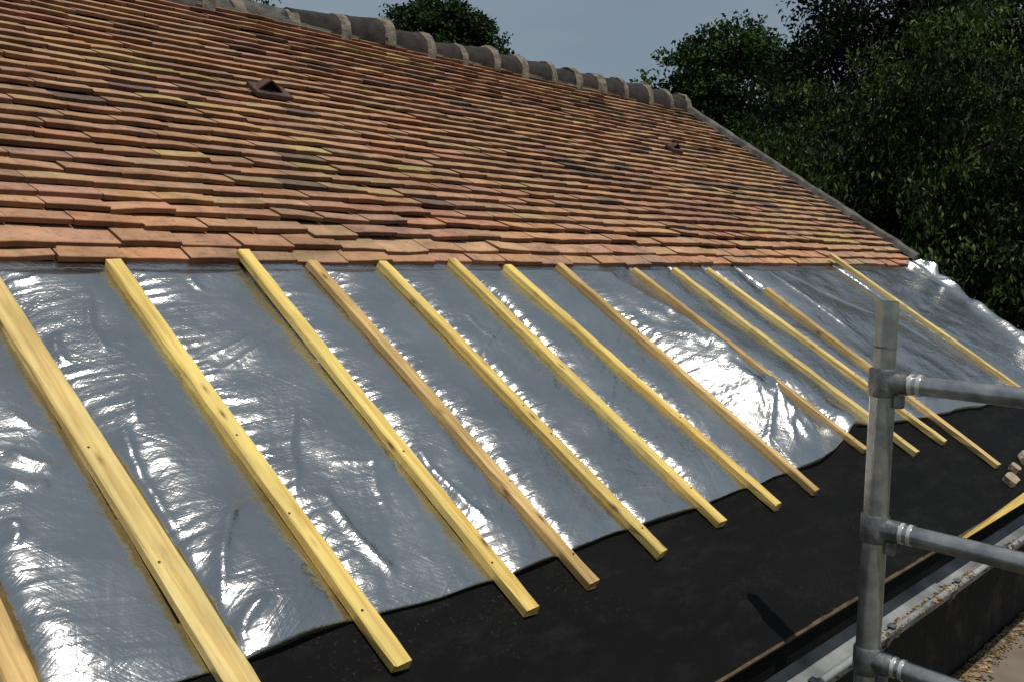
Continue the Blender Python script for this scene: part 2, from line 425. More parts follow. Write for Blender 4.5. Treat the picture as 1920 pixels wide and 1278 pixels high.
# mortar bedding under the ridge
V = []; Fc = []
nx = 120
for i in range(nx + 1):
    x = XL + (XR - XL) * i / nx
    e = .008 * noise.noise(Vector((x * 6, 1, 2))) + (.02 if x < 2.1 else 0)
    V += [RP(x, S_R - .085 - e, .02), RP(x, S_R - .08 - e, .05), RP(x, S_R + .02, .075)]
for i in range(nx):
    for k in range(2):
        p0 = i * 3 + k; Fc.append((p0, p0 + 3, p0 + 4, p0 + 1))
link('ridge_mortar', mesh('ridge_mortar', V, Fc), M['verge'], house, True)
# verge (gable edge) mortar
V = []; Fc = []
ns = 110
for i in range(ns + 1):
    s = 1.56 * K + (S_R - 1.56 * K) * i / ns
    q = [noise.noise(Vector((s * 9, k, 5))) * .006 for k in range(6)]
    V += [RP(XR - .062 + q[0] * 2, s, .04), RP(XR - .050 + q[1], s, .070 + q[2]), RP(XR - .015, s, .080 + q[3]), RP(XR + .020 + q[4], s, .060 + q[5]), RP(XR + .026 + q[4], s, -.11)]
for i in range(ns):
    for k in range(4):
        p0 = i * 5 + k; Fc.append((p0, p0 + 1, p0 + 6, p0 + 5))
Fc.append((0, 1, 2, 3, 4))
link('verge_mortar', mesh('verge_mortar', V, Fc), M['verge'], house)

# --- two vent tiles
def vent(x, s, sc):
    b = MB()
    VH = .056
    b.rbox(x - .075 * sc, x + .10 * sc, s - .06 * sc, s + .05 * sc, VH - .012, VH + .006)
    base = b.build('vent_tile', M['vent'], house, bevel=.003)
    # hood: half cone open towards the eave
    n = 10; V = []; Fc = []
    for i, (ss, rr, hh) in enumerate(((-.030, .050, .048), (.0, .046, .043), (.05, .018, .018))):
        for k in range(n + 1):
            t_ = k / n; ap = max(0, 1 - abs(t_ - .42) / (.42 if t_ < .42 else .58)) ** .85
            V.append(RP(x + (2 * t_ - 1) * rr * sc * 1.25, s + ss * sc, VH + .006 + ap * hh * sc * 1.1))
    for i in range(2):
        for k in range(n): p0 = i * (n + 1) + k; Fc.append((p0, p0 + 1, p0 + n + 2, p0 + n + 1))
    Fc.append(tuple(2 * (n + 1) + k for k in range(n + 1)))
    hood = link('hood', mesh('hood', V, Fc), M['vent'], base)
    md = hood.modifiers.new('solid', 'SOLIDIFY'); md.thickness = .007 * sc
    V = [RP(x + (2 * k / n - 1) * .058 * sc, s - .012 * sc, VH + .007 + max(0, 1 - abs(k / n - .42) / (.42 if k / n < .42 else .58)) ** .85 * .048 * sc) for k in range(n + 1)]
    link('opening', mesh('opening', V, [tuple(range(n + 1))]), M['hole'], base)
vent(1.64 * K, 2.455 * K, .86); vent(3.965 * K, 2.53 * K, .62)

# --- eave: brown edge, gutter with brackets, yellow wedge board
MB().rbox(XL, XR - .03, S_E - .017, S_E - .0085, -.006, .0045).build('eave_edge_strip', M['edge_wood'], house)
MB().box((XL, eave[1] + .006, eave[2] - .085), (XR - .03, eave[1] + .020, eave[2] - .012)).build('fascia_shade_strip', M['membrane'], house)  # fascia in membrane black, its colour standing in for the shaded eave gap
gy, gz, gr = .862 + .066, eave[2] - .095, .066
nx, na = 90, 16
V = []; Fc = []
for i in range(nx + 1):
    x = XL + (XR + .05 - XL) * i / nx
    sag = .004 * noise.noise(Vector((x * 1.5, 3, 1)))
    for k in range(na + 1):
        a = math.pi + math.pi * k / na
        V.append((x, gy - math.cos(a) * gr * -1 * -1, gz + sag + math.sin(a) * gr))
for i in range(nx):
    for k in range(na):
        p0 = i * (na + 1) + k; Fc.append((p0, p0 + na + 1, p0 + na + 2, p0 + 1))
gut = link('gutter', mesh('gutter', V, Fc), M['zinc'], house, True)
md = gut.modifiers.new('solid', 'SOLIDIFY'); md.thickness = .002
b = MB(); b.tube([(XL + (XR + .05 - XL) * i / 40, gy - gr - .004, gz + .004 + .004 * noise.noise(Vector(((XL + (XR + .05 - XL) * i / 40) * 1.5, 3, 1)))) for i in range(41)], .009, 10)
b.build('gutter_bead', M['zinc'], gut, True)
for i in range(12):
    x = .95 + i * .46 + random.uniform(-.03, .03)
    b = MB(); pts = [(x, gy + gr + .004, gz + .055)]
    for k in range(13):
        a = math.pi * k / 12; pts.append((x, gy + math.cos(a) * (gr + .006), gz - math.sin(a) * (gr + .006)))
    pts.append((x, gy - gr - .012, gz + .018)); pts.append((x, gy - gr + .006, gz + .02))
    for q0, q1 in zip(pts[:-1], pts[1:]):
        b.tube([(q0[0] - .008, q0[1], q0[2]), (q0[0] + .008, q0[1], q0[2])], .002, 4)
        b.add([(x - .012, q0[1], q0[2]), (x + .012, q0[1], q0[2]), (x + .012, q1[1], q1[2]), (x - .012, q1[1], q1[2])], [(0, 1, 2, 3)])
    b.build('gutter_bracket', M['galv_dark'], gut)
xa = on_roof(1775, 1005)[0]; xb = XR - .05
b = MB()
for (x0, t0), (x1, t1) in (((xa, 0), (xa + 1.1, .42)), ((xa + 1.1, .42), (xa + 2.2, .8)), ((xa + 2.2, .8), (xb, 1.0))):
    s0, s1 = S_E - .030, S_E - .030
    w0, w1 = .006 + .072 * t0, .006 + .072 * t1
    b.box8([RP(x0, s0, .006), RP(x1, s1, .006), RP(x1, s1 + w1, .006), RP(x0, s0 + w0, .006), RP(x0, s0, .010 + .012 * t0), RP(x1, s1, .010 + .012 * t1), RP(x1, s1 + w1, .024 + .02 * t1), RP(x0, s0 + w0, .018 + .01 * t0)])
b.build('eave_wedge_board', M['wood_yellow'], house)

# --- debris lying along the gutter lip and at the foot of the wall (uncountable crumbs)
def crumbs(spots, name, label, flat=.6):
    ico = [(0, 0, 1), (.894, 0, .447), (.276, .851, .447), (-.724, .526, .447), (-.724, -.526, .447), (.276, -.851, .447), (.724, .526, -.447), (-.276, .851, -.447), (-.894, 0, -.447), (-.276, -.851, -.447), (.724, -.526, -.447), (0, 0, -1)]
    fi = [(0, 1, 2), (0, 2, 3), (0, 3, 4), (0, 4, 5), (0, 5, 1), (1, 6, 2), (2, 7, 3), (3, 8, 4), (4, 9, 5), (5, 10, 1), (2, 6, 7), (3, 7, 8), (4, 8, 9), (5, 9, 10), (1, 10, 6), (7, 6, 11), (8, 7, 11), (9, 8, 11), (10, 9, 11), (6, 10, 11)]
    V = []; Fc = []; Cc = []
    pal = [(.34, .26, .15), (.36, .27, .09), (.30, .15, .07), (.42, .35, .24), (.12, .08, .05), (.07, .05, .03), (.05, .035, .02), (.10, .11, .03), (.16, .11, .07), (.36, .20, .11)]
    for (p, r) in spots:
        b0 = len(V); c = random.choice(pal); k = random.uniform(.7, 1.2)
        R_ = Matrix.Rotation(random.uniform(0, 6.28), 3, 'Z') @ Matrix.Rotation(random.uniform(-.4, .4), 3, 'X')
        st = Vector((random.uniform(.7, 1.7), random.uniform(.6, 1.1), random.uniform(.3, .8) * flat))
        for q in ico:
            z = R_ @ Vector([q[i] * st[i] * r * random.uniform(.7, 1.25) for i in range(3)])
            V.append((p[0] + z[0], p[1] + z[1], p[2] + z[2])); Cc.append((*[e * k for e in c], 1))
        Fc += [tuple(b0 + i for i in t) for t in fi]
    me = mesh(name, V, Fc); point_colour(me, Cc)
    o = link(name, me, M['debris']); tag(o, label, None, None, 'stuff'); return o
sp = []
for i in range(11000):
    x = random.uniform(1.3, XR); d = fld(x, 0, 1.6, 21)
    if random.random() > .5 + d * 1.8: continue
    a = random.betavariate(3.4, 1.3)     # towards the outer lip
    ang = math.pi * (1 - a) * .5 + math.pi * .5
    ang = math.pi * (.45 + .55 * a)
    rr = gr - .004
    sp.append(((x, gy + math.cos(ang) * rr, gz - math.sin(ang) * rr + .004), random.lognormvariate(-5.55, .45)))
for i in range(3500):
    x = random.uniform(1.4, XR); d = fld(x, 0, 2.1, 41)
    if d < -.1: continue
    sp.append(((x, gy - gr - random.uniform(-.01, .013), gz + random.uniform(.004, .012)), random.lognormvariate(-5.6, .45)))
crumbs(sp, 'gutter_debris', 'crumbs of old mortar, moss and broken tile lying along the zinc gutter')

# ------------------------------------------------------------------ low boarded platform beside the wall
pz = ZC - 1.62
plat = empty('platform', (4.2, .6, pz), 'flat brown boarded platform against the wall beneath the gutter', 'platform')
for i in range(4):
    y1 = YW - .012 - i * .292
    MB().box((3.0, y1 - .288, pz - .04), (7.2, y1, pz)).build('board', M['ply'], plat, bevel=.004)
for x in (3.2, 5.0, 7.0):
    MB().box((x, YW - 1.15, pz - .09), (x + .08, YW - .02, pz - .041)).build('bearer', M['edge_wood'], plat)
    for y in (YW - 1.1, YW - .12):
        MB().box((x + .005, y, 0), (x + .075, y + .07, pz - .091)).build('leg', M['edge_wood'], plat)
sp = []
for i in range(7000):
    x = random.uniform(3.2, 6.4); y = YW - .012 - abs(random.gauss(0, .035)) * (1 + 2.2 * max(0, fld(x, 0, 2.5, 61)))
    sp.append(((x, y - .004, pz + .004), random.lognormvariate(-5.3, .5)))
crumbs(sp, 'wall_foot_debris', 'line of leaves and mortar crumbs along the wall on the brown platform')

# ------------------------------------------------------------------ battens (survey marks, roof units)
BAT = [  # top(x,s), bottom(x,s), width, tone, label
 ((.362, 1.50), (.368, .60), .044, 'wood_tan', 'tan batten cut off by the lower left corner of the picture, leftmost on the foil'),
 ((.567, 1.50), (.592, .50), .058, 'wood_pale', 'wide pale batten at the left side, second from the left, its top outside the picture'),
 ((.806, 1.520), (.806, .512), .043, 'wood_yellow', 'bright yellow batten with a bulging upper end, third from the left, over bright foil glare'),
 ((1.095, 1.548), (1.078, .518), .041, 'wood_yellow', 'yellow batten with its top end lying on the lowest tiles, fourth from the left'),
 ((1.256, 1.520), (1.241, .522), .038, 'wood_tan', 'dull tan batten, fifth from the left, between two brighter yellow battens'),
 ((1.460, 1.520), (1.455, .529), .038, 'wood_yellow', 'yellow batten with a white glint beside its top end, sixth from the left'),
 ((1.703, 1.536), (1.688, .545), .037, 'wood_yellow', 'yellow batten with a dark knot below its top end, seventh from the left'),
 ((1.890, 1.505), (1.912, .535), .037, 'wood_yellow', 'yellow batten with dark stained streaks along its middle, eighth from the left'),
 ((2.120, 1.515), (2.100, .536), .034, 'wood_tan', 'tan batten running along the left of the big white glare patch on the foil'),
 ((2.462, 1.490), (2.505, .600), .030, 'wood_tan', 'thin batten right of the big white glare patch, foot at the scaffold post'),
 ((2.690, 1.490), (2.735, .538), .036, 'wood_pale', 'pale batten passing behind the scaffold post above its lower half, eleventh from the left'),
 ((2.905, 1.488), (2.965, .538), .036, 'wood_pale', 'pale batten with a knotted top end just below the tiles, twelfth from the left'),
 ((3.124, 1.360), (3.098, .400), .037, 'wood_tan', 'tan batten that starts short of the tiles and reaches lowest down on the black membrane'),
 ((3.975, 1.560), (4.046, .642), .036, 'wood_pale', 'last batten on the right, set apart from the others, passing behind the post top'),
]
BAT = [((a[0] * K, a[1] * K), (b_[0] * K, b_[1] * K), w_ * .86, t, l) for a, b_, w_, t, l in BAT]
def bx(i, s):
    (x1, s1), (x0, s0) = BAT[i][0], BAT[i][1]
    return x0 + (x1 - x0) * (s - s0) / (s1 - s0)
H_PIN = .010
for i, (tp, bt, wd, tone, lab) in enumerate(BAT):
    th = .0225 if wd < .045 else .021
    p0, p1 = RP(bt[0], bt[1], H_PIN), RP(tp[0], tp[1], H_PIN)
    if i == 13: p1 = RP(tp[0], tp[1], .046)
    if i in (3,): p1 = RP(tp[0], tp[1], .020)
    ax = Vector(p1 - p0); L = ax.length; ax.normalize()
    nz = Vector(EN); nz = (nz - ax * nz.dot(ax)).normalized(); yy = nz.cross(ax)
    R4 = Matrix((ax, yy, nz)).transposed().to_4x4(); R4.translation = Vector(p0)
    sec = 24; V = []; Fc = []; c = .003
    prof = [(-wd / 2 + c, 0), (wd / 2 - c, 0), (wd / 2, c), (wd / 2, th - c), (wd / 2 - c, th), (-wd / 2 + c, th), (-wd / 2, th - c), (-wd / 2, c)]
    ph = random.uniform(0, 6); am = random.uniform(.001, .004); tw = random.gauss(0, .03)
    for k in range(sec + 1):
        t = k / sec; dy = am * math.sin(t * 4 + ph) ; dz = 0
        if i == 11: dy += .010 * max(0, t - .85) / .15
        sc_ = 1.0
        for y, z in prof:
            tz = z + (random.gauss(0, .0006)) + y * tw * (t - .5)
            V.append((t * L + (random.gauss(0, .0015) if k in (0, sec) else 0), y * sc_ + dy + random.gauss(0, .0005), tz + dz))
    for k in range(sec):
        for q in range(8):
            q2 = (q + 1) % 8; Fc.append((k * 8 + q, k * 8 + q2, (k + 1) * 8 + q2, (k + 1) * 8 + q))
    Fc.append(tuple(reversed(range(8)))); Fc.append(tuple(sec * 8 + q for q in range(8)))
    me = mesh('roof_batten', V, [tuple(reversed(f_)) for f_ in Fc])
    bmm = bmesh.new(); bmm.from_mesh(me); bmesh.ops.recalc_face_normals(bmm, faces=bmm.faces); bmm.to_mesh(me); bmm.free()
    o = link('roof_batten', me, M[tone]); o.matrix_world = R4
    tag(o, lab, 'batten', 'battens nailed up the slope over the foil')
    bpy.context.view_layer.update()
    for q in range(random.choice((2, 3, 3, 4))):
        t = min(.97, (q + .1 + random.random() * .8) / 5) * L; y = random.uniform(-.38, .38) * wd
        ang = [(math.cos(2 * math.pi * e / 8) * .0024, math.sin(2 * math.pi * e / 8) * .0024) for e in range(8)]
        Vn = [(t + a_, y + b_, th - .0006) for a_, b_ in ang] + [(t + a_, y + b_, th + .0014) for a_, b_ in ang]
        Fn = [tuple(range(8, 16))] + [(e, (e + 1) % 8, (e + 1) % 8 + 8, e + 8) for e in range(8)]
        nm = mesh('nail_head', Vn, Fn); no = bpy.data.objects.new('nail_head', nm); C.objects.link(no); nm.materials.append(M['nail'])
        no.parent = o

# ------------------------------------------------------------------ vectorised value noise for the sheets
_perm = rng.permutation(4096); _val = rng.random(4096) * 2 - 1
def vnoise(x, y, seed=0):
    xi = np.floor(x).astype(int); yi = np.floor(y).astype(int); fx = x - xi; fy = y - yi
    fx = fx * fx * fx * (fx * (fx * 6 - 15) + 10); fy = fy * fy * fy * (fy * (fy * 6 - 15) + 10)
    def h(a, b): return _val[(_perm[(_perm[(a + seed * 57) & 4095] + b) & 4095])]
    return (h(xi, yi) * (1 - fx) + h(xi + 1, yi) * fx) * (1 - fy) + (h(xi, yi + 1) * (1 - fx) + h(xi + 1, yi + 1) * fx) * fy
def fbm(x, y, seed=0, o=4):
    a, t = 1.0, 0
    for k in range(o): t = t + a * vnoise(x, y, seed + k); x = x * 2.03 + 7.1; y = y * 2.03 + 3.3; a *= .5
    return t
def sheet(name, Xg, Sg, Hg, mat):
    V = ORG + Xg[..., None] * EX + Sg[..., None] * EV + Hg[..., None] * EN
    r_, c_ = Xg.shape; idx = np.arange(r_ * c_).reshape(r_, c_)
    Fq = np.stack([idx[:-1, :-1], idx[:-1, 1:], idx[1:, 1:], idx[1:, :-1]], -1).reshape(-1, 4)
    me = quads(name, V.reshape(-1, 3), Fq, True)
    return link(name, me, mat)

# black membrane along the eave, running a little way under the foil
xs = np.arange(XL, XR - .02, .012); ss = np.arange(S_E - .010, .84 * K, .010)
Xg, Sg = np.meshgrid(xs, ss)
Hm = .0035 + .0050 * np.clip(1 - np.abs(fbm(Xg * 2.3 - Sg * 3, Sg * 9 + Xg * 2, 140, 2)) * 6, 0, 1) * np.clip(fbm(Xg * 1.5, Sg * 2, 150, 2) + .4, 0, 1) + .0024 * np.abs(fbm(Xg * 5, Sg * 5, 3)) + .004 * np.maximum(0, fbm(Xg * 1.6 + 5, Sg * 4, 8)) + .0030 * np.clip(1 - np.abs(fbm(Xg * 1.1 + Sg * 2, Sg * 5 - Xg * .6, 120, 2)) * 7, 0, 1)
lap = .455 * K + .012 * vnoise(Xg * 1.3, Sg * 0, 14)          # lap of two membrane widths
Hm += .0028 / (1 + np.exp(-(Sg - lap) / .0016))
for (xc, sc2, am) in ((2.56 * K, .70 * K, .030),):              # hump where the membrane pushes up between two battens
    Hm += am * np.exp(-((Xg - xc) / .055) ** 2 - ((Sg - sc2) / .06) ** 2)
Hm = np.minimum(Hm, .0100 + 6e-3 * np.clip((.58 * K - Sg) / .05, 0, 1) + 1e9 * ((np.abs(Xg - 2.56 * K) < .14) & (Sg > .6 * K)))
mem = sheet('roofing_membrane', Xg, Sg, Hm, M['membrane'])
tag(mem, 'black roofing membrane laid along the eave below the foil', 'membrane')

# silver foil
low = [(-1.5, .60), (.60, .603), (.785, .607), (.95, .598), (1.114, .597), (1.4, .606), (1.671, .601), (1.9, .610), (2.113, .612), (2.265, .617), (2.385, .634), (2.47, .655), (2.563, .682), (2.66, .688), (2.775, .668), (3.05, .648), (3.367, .632), (3.557, .618), (4.05, .606), (4.6, .60), (5.2, .60)]
lx = np.array([a[0] for a in low]) * K; ls = np.array([a[1] for a in low]) * K
NS = 232
xs = np.arange(-.95, XR + .03, .0058)
tt = np.linspace(0, 1, NS)
Xg, Tg = np.meshgrid(xs, tt)
Slow = np.interp(Xg, lx, ls) + .003 * vnoise(Xg * 9, Xg * 0, 4)
S_T = 1.60 * K
Sg = Slow + (S_T - Slow) * Tg
lines = [(-.05 * K + 0 * Sg)] + [bx(i, Sg) for i in range(len(BAT))] + [XR + .10 + 0 * Sg]
Hf = np.zeros_like(Xg)
bayH = [.026, .032, .032, .027, .026, .020, .018, .020, .020, .046, .022, .020, .020, .022, .020]
bayL = [.055, .060, .050, .042, .040, .030, .026, .026, .030, .085, .040, .036, .036, .050, .06]
dist_l = np.full_like(Xg, 9.); dist_r = np.full_like(Xg, 9.)
for i in range(len(lines) - 1):
    a, b_ = lines[i], lines[i + 1]
    msk = (Xg >= a) & (Xg < b_)
    if i == 0: msk |= Xg < a
    hw = BAT[i - 1][2] / 2 if i > 0 else 0
    hw2 = BAT[i][2] / 2 if i < len(BAT) else 0
    dl = np.maximum(0, np.abs(Xg - a) - hw); dr = np.maximum(0, b_ - Xg - hw2)
    lam = bayL[i] * (1 + .45 * fbm(Sg * 3.2 + i * 7, Sg * 0 + i, 20, 2))
    lam = np.maximum(lam, .015)
    Hh = bayH[i] * (1 + .55 * fbm(Xg * 3 + i, Sg * 2.6, 31, 3))
    pf = Hh * (1 - np.exp(-dl / lam)) * (1 - np.exp(-dr / np.maximum(.05, lam * 1.2)))
    if i == 9:      # the sheet bellies up between these two battens
        u9 = np.clip(dl / np.maximum(.02, dl + dr), 0, 1)
        tri = np.minimum(u9 / .46, (1 - u9) / .54); tri = np.where(u9 > .46, tri ** 1.7, tri) - .12 * np.clip(tri - .6, 0, 1) ** 2 * 4
        A9 = np.interp(Sg, np.array([.62, .70, .86, 1.05, 1.25, 1.42, 1.6]) * K, [.034, .070, .100, .098, .062, .028, .01])
        pf = A9 * tri * (1 + .16 * fbm(Xg * 9, Sg * 7, 31, 3)) + .008 * (1 - np.exp(-dl / .02)) * (1 - np.exp(-dr / .02))
    Hf = np.where(msk, pf, Hf); dist_l = np.where(msk, dl, dist_l); dist_r = np.where(msk, dr, dist_r)
near = np.exp(-dist_l / .050) + .30 * np.exp(-dist_r / .035); nearl = np.exp(-dist_l / .06)
# gathers running away from the battens, short across the slope
warp = .02 * fbm(Xg * 6, Sg * 6, 40, 2)
Hf += .0029 * near * vnoise(Xg * 5 + 3, (Sg + warp) * 62, 41) + .0016 * near * vnoise(Xg * 9, (Sg + warp) * 118, 43)
away = np.clip(np.minimum(dist_l, dist_r) / .02, 0, 1)
Hf += away * (.0040 * fbm(Xg * 2.6, Sg * 2.2 + 2, 50, 2))
# soft folds in slanting directions
for (ang, fr, am, sd) in ((.5, 40, .0009, 60), (1.15, 58, .0008, 63), (-.35, 70, .0006, 66), (1.9, 90, .0005, 69)):
    u_ = Xg * math.cos(ang) + Sg * math.sin(ang); w_ = -Xg * math.sin(ang) + Sg * math.cos(ang)
    amp = np.clip(.55 + .9 * fbm(Xg * 2.2, Sg * 2.2, sd + 1, 2), 0, 1.6)
    rdg = 1 - np.abs(vnoise(u_ * fr * .14, w_ * fr, sd)) * 2
    Hf += away * am * amp * rdg
# creases one can see in the picture
CR = [((1430, 518), (1605, 640), 5), ((1445, 515), (1660, 610), 3.5), ((1490, 560), (1560, 600), 4), ((765, 850), (918, 1003), 4.5), ((590, 930), (742, 1095), 5), ((430, 960), (398, 1215), 6), ((150, 560), (192, 690), 3),
      ((215, 810), (330, 1040), 6), ((330, 1040), (420, 1225), 7), ((0, 880), (110, 905), 6), ((0, 940), (90, 935), 5), ((0, 800), (100, 840), 4), ((20, 1060), (0, 1010), 6), ((375, 690), (540, 615), 3.5), ((385, 720), (560, 625), 3.5),
      ((540, 770), (560, 970), 3), ((340, 530), (375, 570), 3), ((0, 525), (80, 520), 5), ((0, 545), (70, 535), 4), ((245, 750), (250, 830), 3), ((480, 1150), (440, 1240), 5), ((600, 880), (760, 880), 2), ((1700, 700), (1760, 740), 4),
      ((1380, 690), (1470, 840), 5), ((1400, 740), (1500, 850), 5), ((1420, 720), (1440, 860), 5), ((1450, 760), (1480, 860), 5), ((1250, 620), (1330, 680), 4), ((1660, 600), (1800, 690), 2.5), ((1690, 590), (1890, 690), 2.5), ((1640, 560), (1700, 590), 3),
      ((1740, 530), (1900, 610), 6), ((1700, 515), (1790, 560), 5), ((860, 600), (930, 660), 2.5), ((915, 640), (900, 700), 2.5), ((1040, 700), (1000, 860), 2), ((690, 870), (720, 980), 2), ((1150, 700), (1130, 860), 2), ((330, 640), (370, 700), 3), ((100, 640), (130, 700), 4)]
for a, b_, h_ in CR:
    pa = np.array(on_roof(*a)); pb = np.array(on_roof(*b_)); d = pb - pa; L = np.linalg.norm(d); d /= L
    t = (Xg - pa[0]) * d[0] + (Sg - pa[1]) * d[1]; q = -(Xg - pa[0]) * d[1] + (Sg - pa[1]) * d[0]
    q = q + .012 * np.sin(t / L * 3.0) + .006 * vnoise(t * 14, t * 0 + h_, 77)
    env = np.clip(t / (.18 * L), 0, 1) * np.clip((L - t) / (.18 * L), 0, 1)
    wd = .0065 + .0008 * h_
    Hf += away * env * h_ * .0016 * (np.exp(-np.abs(q / wd) ** 1.6) - .10 * np.exp(-((q - 2.2 * wd) / (1.6 * wd)) ** 2))
# lumps along the gable end, where the foil is rolled over
xe = XR - .16 * K * np.clip((1.5 * K - Sg) / (.64 * K), 0, 1.6)
ed = np.exp(-((Xg - xe + .06) / .050) ** 2)
Hf += ed * (.030 + .028 * np.clip(fbm(Sg * 5, Sg * 0, 96, 2) + .5, 0, 1) + .030 * np.exp(-((Sg - 1.50 * K) / .07) ** 2) + .012 * fbm(Sg * 7, Xg * 4, 90, 3))
# settle on the membrane at the lower edge, thickness of the quilt
base = H_PIN + .004
edge = np.clip(Tg / .05, 0, 1)
Hf = base + Hf * (.45 + .55 * edge) + .006 * (1 - edge) * (vnoise(Xg * 5, Xg * 0, 93) + .6) * np.clip(np.minimum(dist_l, dist_r) / .03, 0, 1)
Hf = np.where(np.minimum(dist_l, dist_r) <= 0, H_PIN - .001, Hf)
Hf = np.where(Sg > 1.42 * K, np.minimum(Hf, np.interp(Sg, [1.42 * K, 1.50 * K, 1.6 * K], [.06, .0165, .009]) + np.where(Xg > 4.84 * K, .06 * np.clip((1.56 * K - Sg) / .05, 0, 1), 0)), Hf)
hump = .030 * np.exp(-((Xg - 2.56 * K) / .08) ** 2 - ((Sg - .70 * K) / .07) ** 2)
Hf = np.maximum(Hf + hump, .0095)
# right side: drop over the verge
over = np.clip(Xg - xe, 0, None)
Hf -= np.minimum(.16, over * 1.6) + 0
Xg2 = np.where(Xg > xe, xe + (Xg - xe) * .35, Xg)
Sg2 = Sg + 0
# skirt at the lower edge
Xa = np.vstack([Xg2[:1], Xg2]); Sa = np.vstack([Sg2[:1] + .004, Sg2]); Ha = np.vstack([np.full_like(Hf[:1], .004), Hf])
foil = sheet('insulation_foil', Xa, Sa, Ha, M['foil'])
tag(foil, 'wrinkled silver insulation foil spread over the stripped lower roof', 'foil')

# ------------------------------------------------------------------ scaffold end: one post, three rails
PX, PY = 1.853, .731
DEP = F_PX * .0483 / 46
top = at(1665, 565, DEP)
PX, PY = float(top[0]), float(top[1])
sca = empty('scaffold_guardrail', (PX, PY, 0), 'galvanised scaffold post with three side rails standing outside the gutter', 'scaffold')
ztop = float(top[2])
cz = [float(at(1652, 716, DEP)[2]), float(at(1640, 998, DEP)[2]), float(at(1625, 1250, DEP)[2])]
cz[2] = cz[1] - (cz[0] - cz[1]) * .93
b = MB(); b.tube([(PX, PY, .02), (PX, PY, cz[0] + .018)], .02415, 28, cap=True); b.build('post', M['galv'], sca, True)
b = MB()   # open spigot on top
n = 28; V = []; Fc = []
for (r_, z_) in ((.0212, cz[0] + .010), (.0212, ztop), (.0180, ztop), (.0180, ztop - .06)):
    for k in range(n): V.append((PX + r_ * math.cos(2 * math.pi * k / n), PY + r_ * math.sin(2 * math.pi * k / n), z_))
for i in range(3):
    for k in range(n): Fc.append((i * n + k, i * n + (k + 1) % n, (i + 1) * n + (k + 1) % n, (i + 1) * n + k))
link('spigot', mesh('spigot', V, Fc), M['galv'], sca, True).modifiers.new('s', 'EDGE_SPLIT').split_angle = math.radians(40)
MB().tube([(PX, PY, cz[0] + .066), (PX, PY, cz[0] + .070)], .0222, 28).build('spigot_ring', M['galv_dark'], sca, True)
MB().box((PX - .075, PY - .075, 0), (PX + .075, PY + .075, .019)).build('base_plate', M['galv_dark'], sca, bevel=.003)
ends = [at(1920, 758, 1)]
for k, z in enumerate(cz):
    dz = [-.010, -.030, -.04][k]
    d = Vector((0.0, -1.0, dz)).normalized(); p = Vector((PX, PY, z))
    b = MB(); b.tube([p + d * .030, p + d * 1.55], .0195 if k else .0190, 24); b.build('rail', M['galv'], sca, True)
    b = MB(); b.tube([(PX, PY, z - .030), (PX, PY, z - .026), (PX, PY, z + .022), (PX, PY, z + .026)], [.0262, .0282, .0282, .0262], 28)
    cl_ = b.build('coupler', M['galv_dark'], sca, True)
    b = MB(); b.tube([p + d * .018, p + d * .050], .0222, 20); b.build('socket', M['galv_dark'], cl_, True)
    for e in (.052, .068):
        b = MB(); b.tube([p + d * e, p + d * (e + .007)], .0215, 20); b.build('weld_ring', M['ring'], cl_, True)
    q = p + d * .012
    MB().box((q[0] - .008, q[1] - .030, q[2] - .050), (q[0] + .008, q[1] - .012, q[2] - .024)).build('wedge', M['galv_dark'], cl_, bevel=.002)
# far foot of the guard rail, outside the picture
b = MB(); b.tube([(PX, PY - 1.55, .0), (PX, PY - 1.55, cz[0] + .2)], .02415, 20); b.build('post', M['galv'], sca, True)

# mortar lumps at the far eave
def lump(p, size, lab):
    bm = bmesh.new(); bmesh.ops.create_icosphere(bm, subdivisions=2, radius=1)
    for vtx in bm.verts:
        k = 1 + .55 * noise.noise(vtx.co * 1.3 + Vector(p) * 3) + .25 * noise.noise(vtx.co * 4 + Vector(p))
        q = vtx.co * k; q = Vector((max(-.75, min(.8, q.x + .3 * q.y)), max(-.7, min(.75, q.y)), max(-.25, min(.45, q.z))))
        vtx.co = Vector((q.x * size[0], q.y * size[1], q.z * size[2]))
    me = bpy.data.meshes.new('mortar_lump'); bm.to_mesh(me); bm.free()
    o = link('mortar_lump', me, M['mortar_bit']); o.matrix_world = Matrix.Translation(Vector(p)) @ Matrix.Rotation(PITCH, 4, 'X')
    tag(o, lab, 'rubble', 'mortar lumps on the far eave')
for px, py, sz, lab in ((1890, 906, (.055, .034, .035), 'flat beige mortar lump on the membrane, just above the yellow eave board'),
                        (1897, 884, (.030, .026, .035), 'smallest beige mortar lump, between the two bigger ones at the far eave'),
                        (1920, 866, (.060, .042, .050), 'biggest beige mortar lump, cut by the right edge of the picture')):
    x, s = on_roof(px, py); lump(RP(x, s, .014), sz, lab)

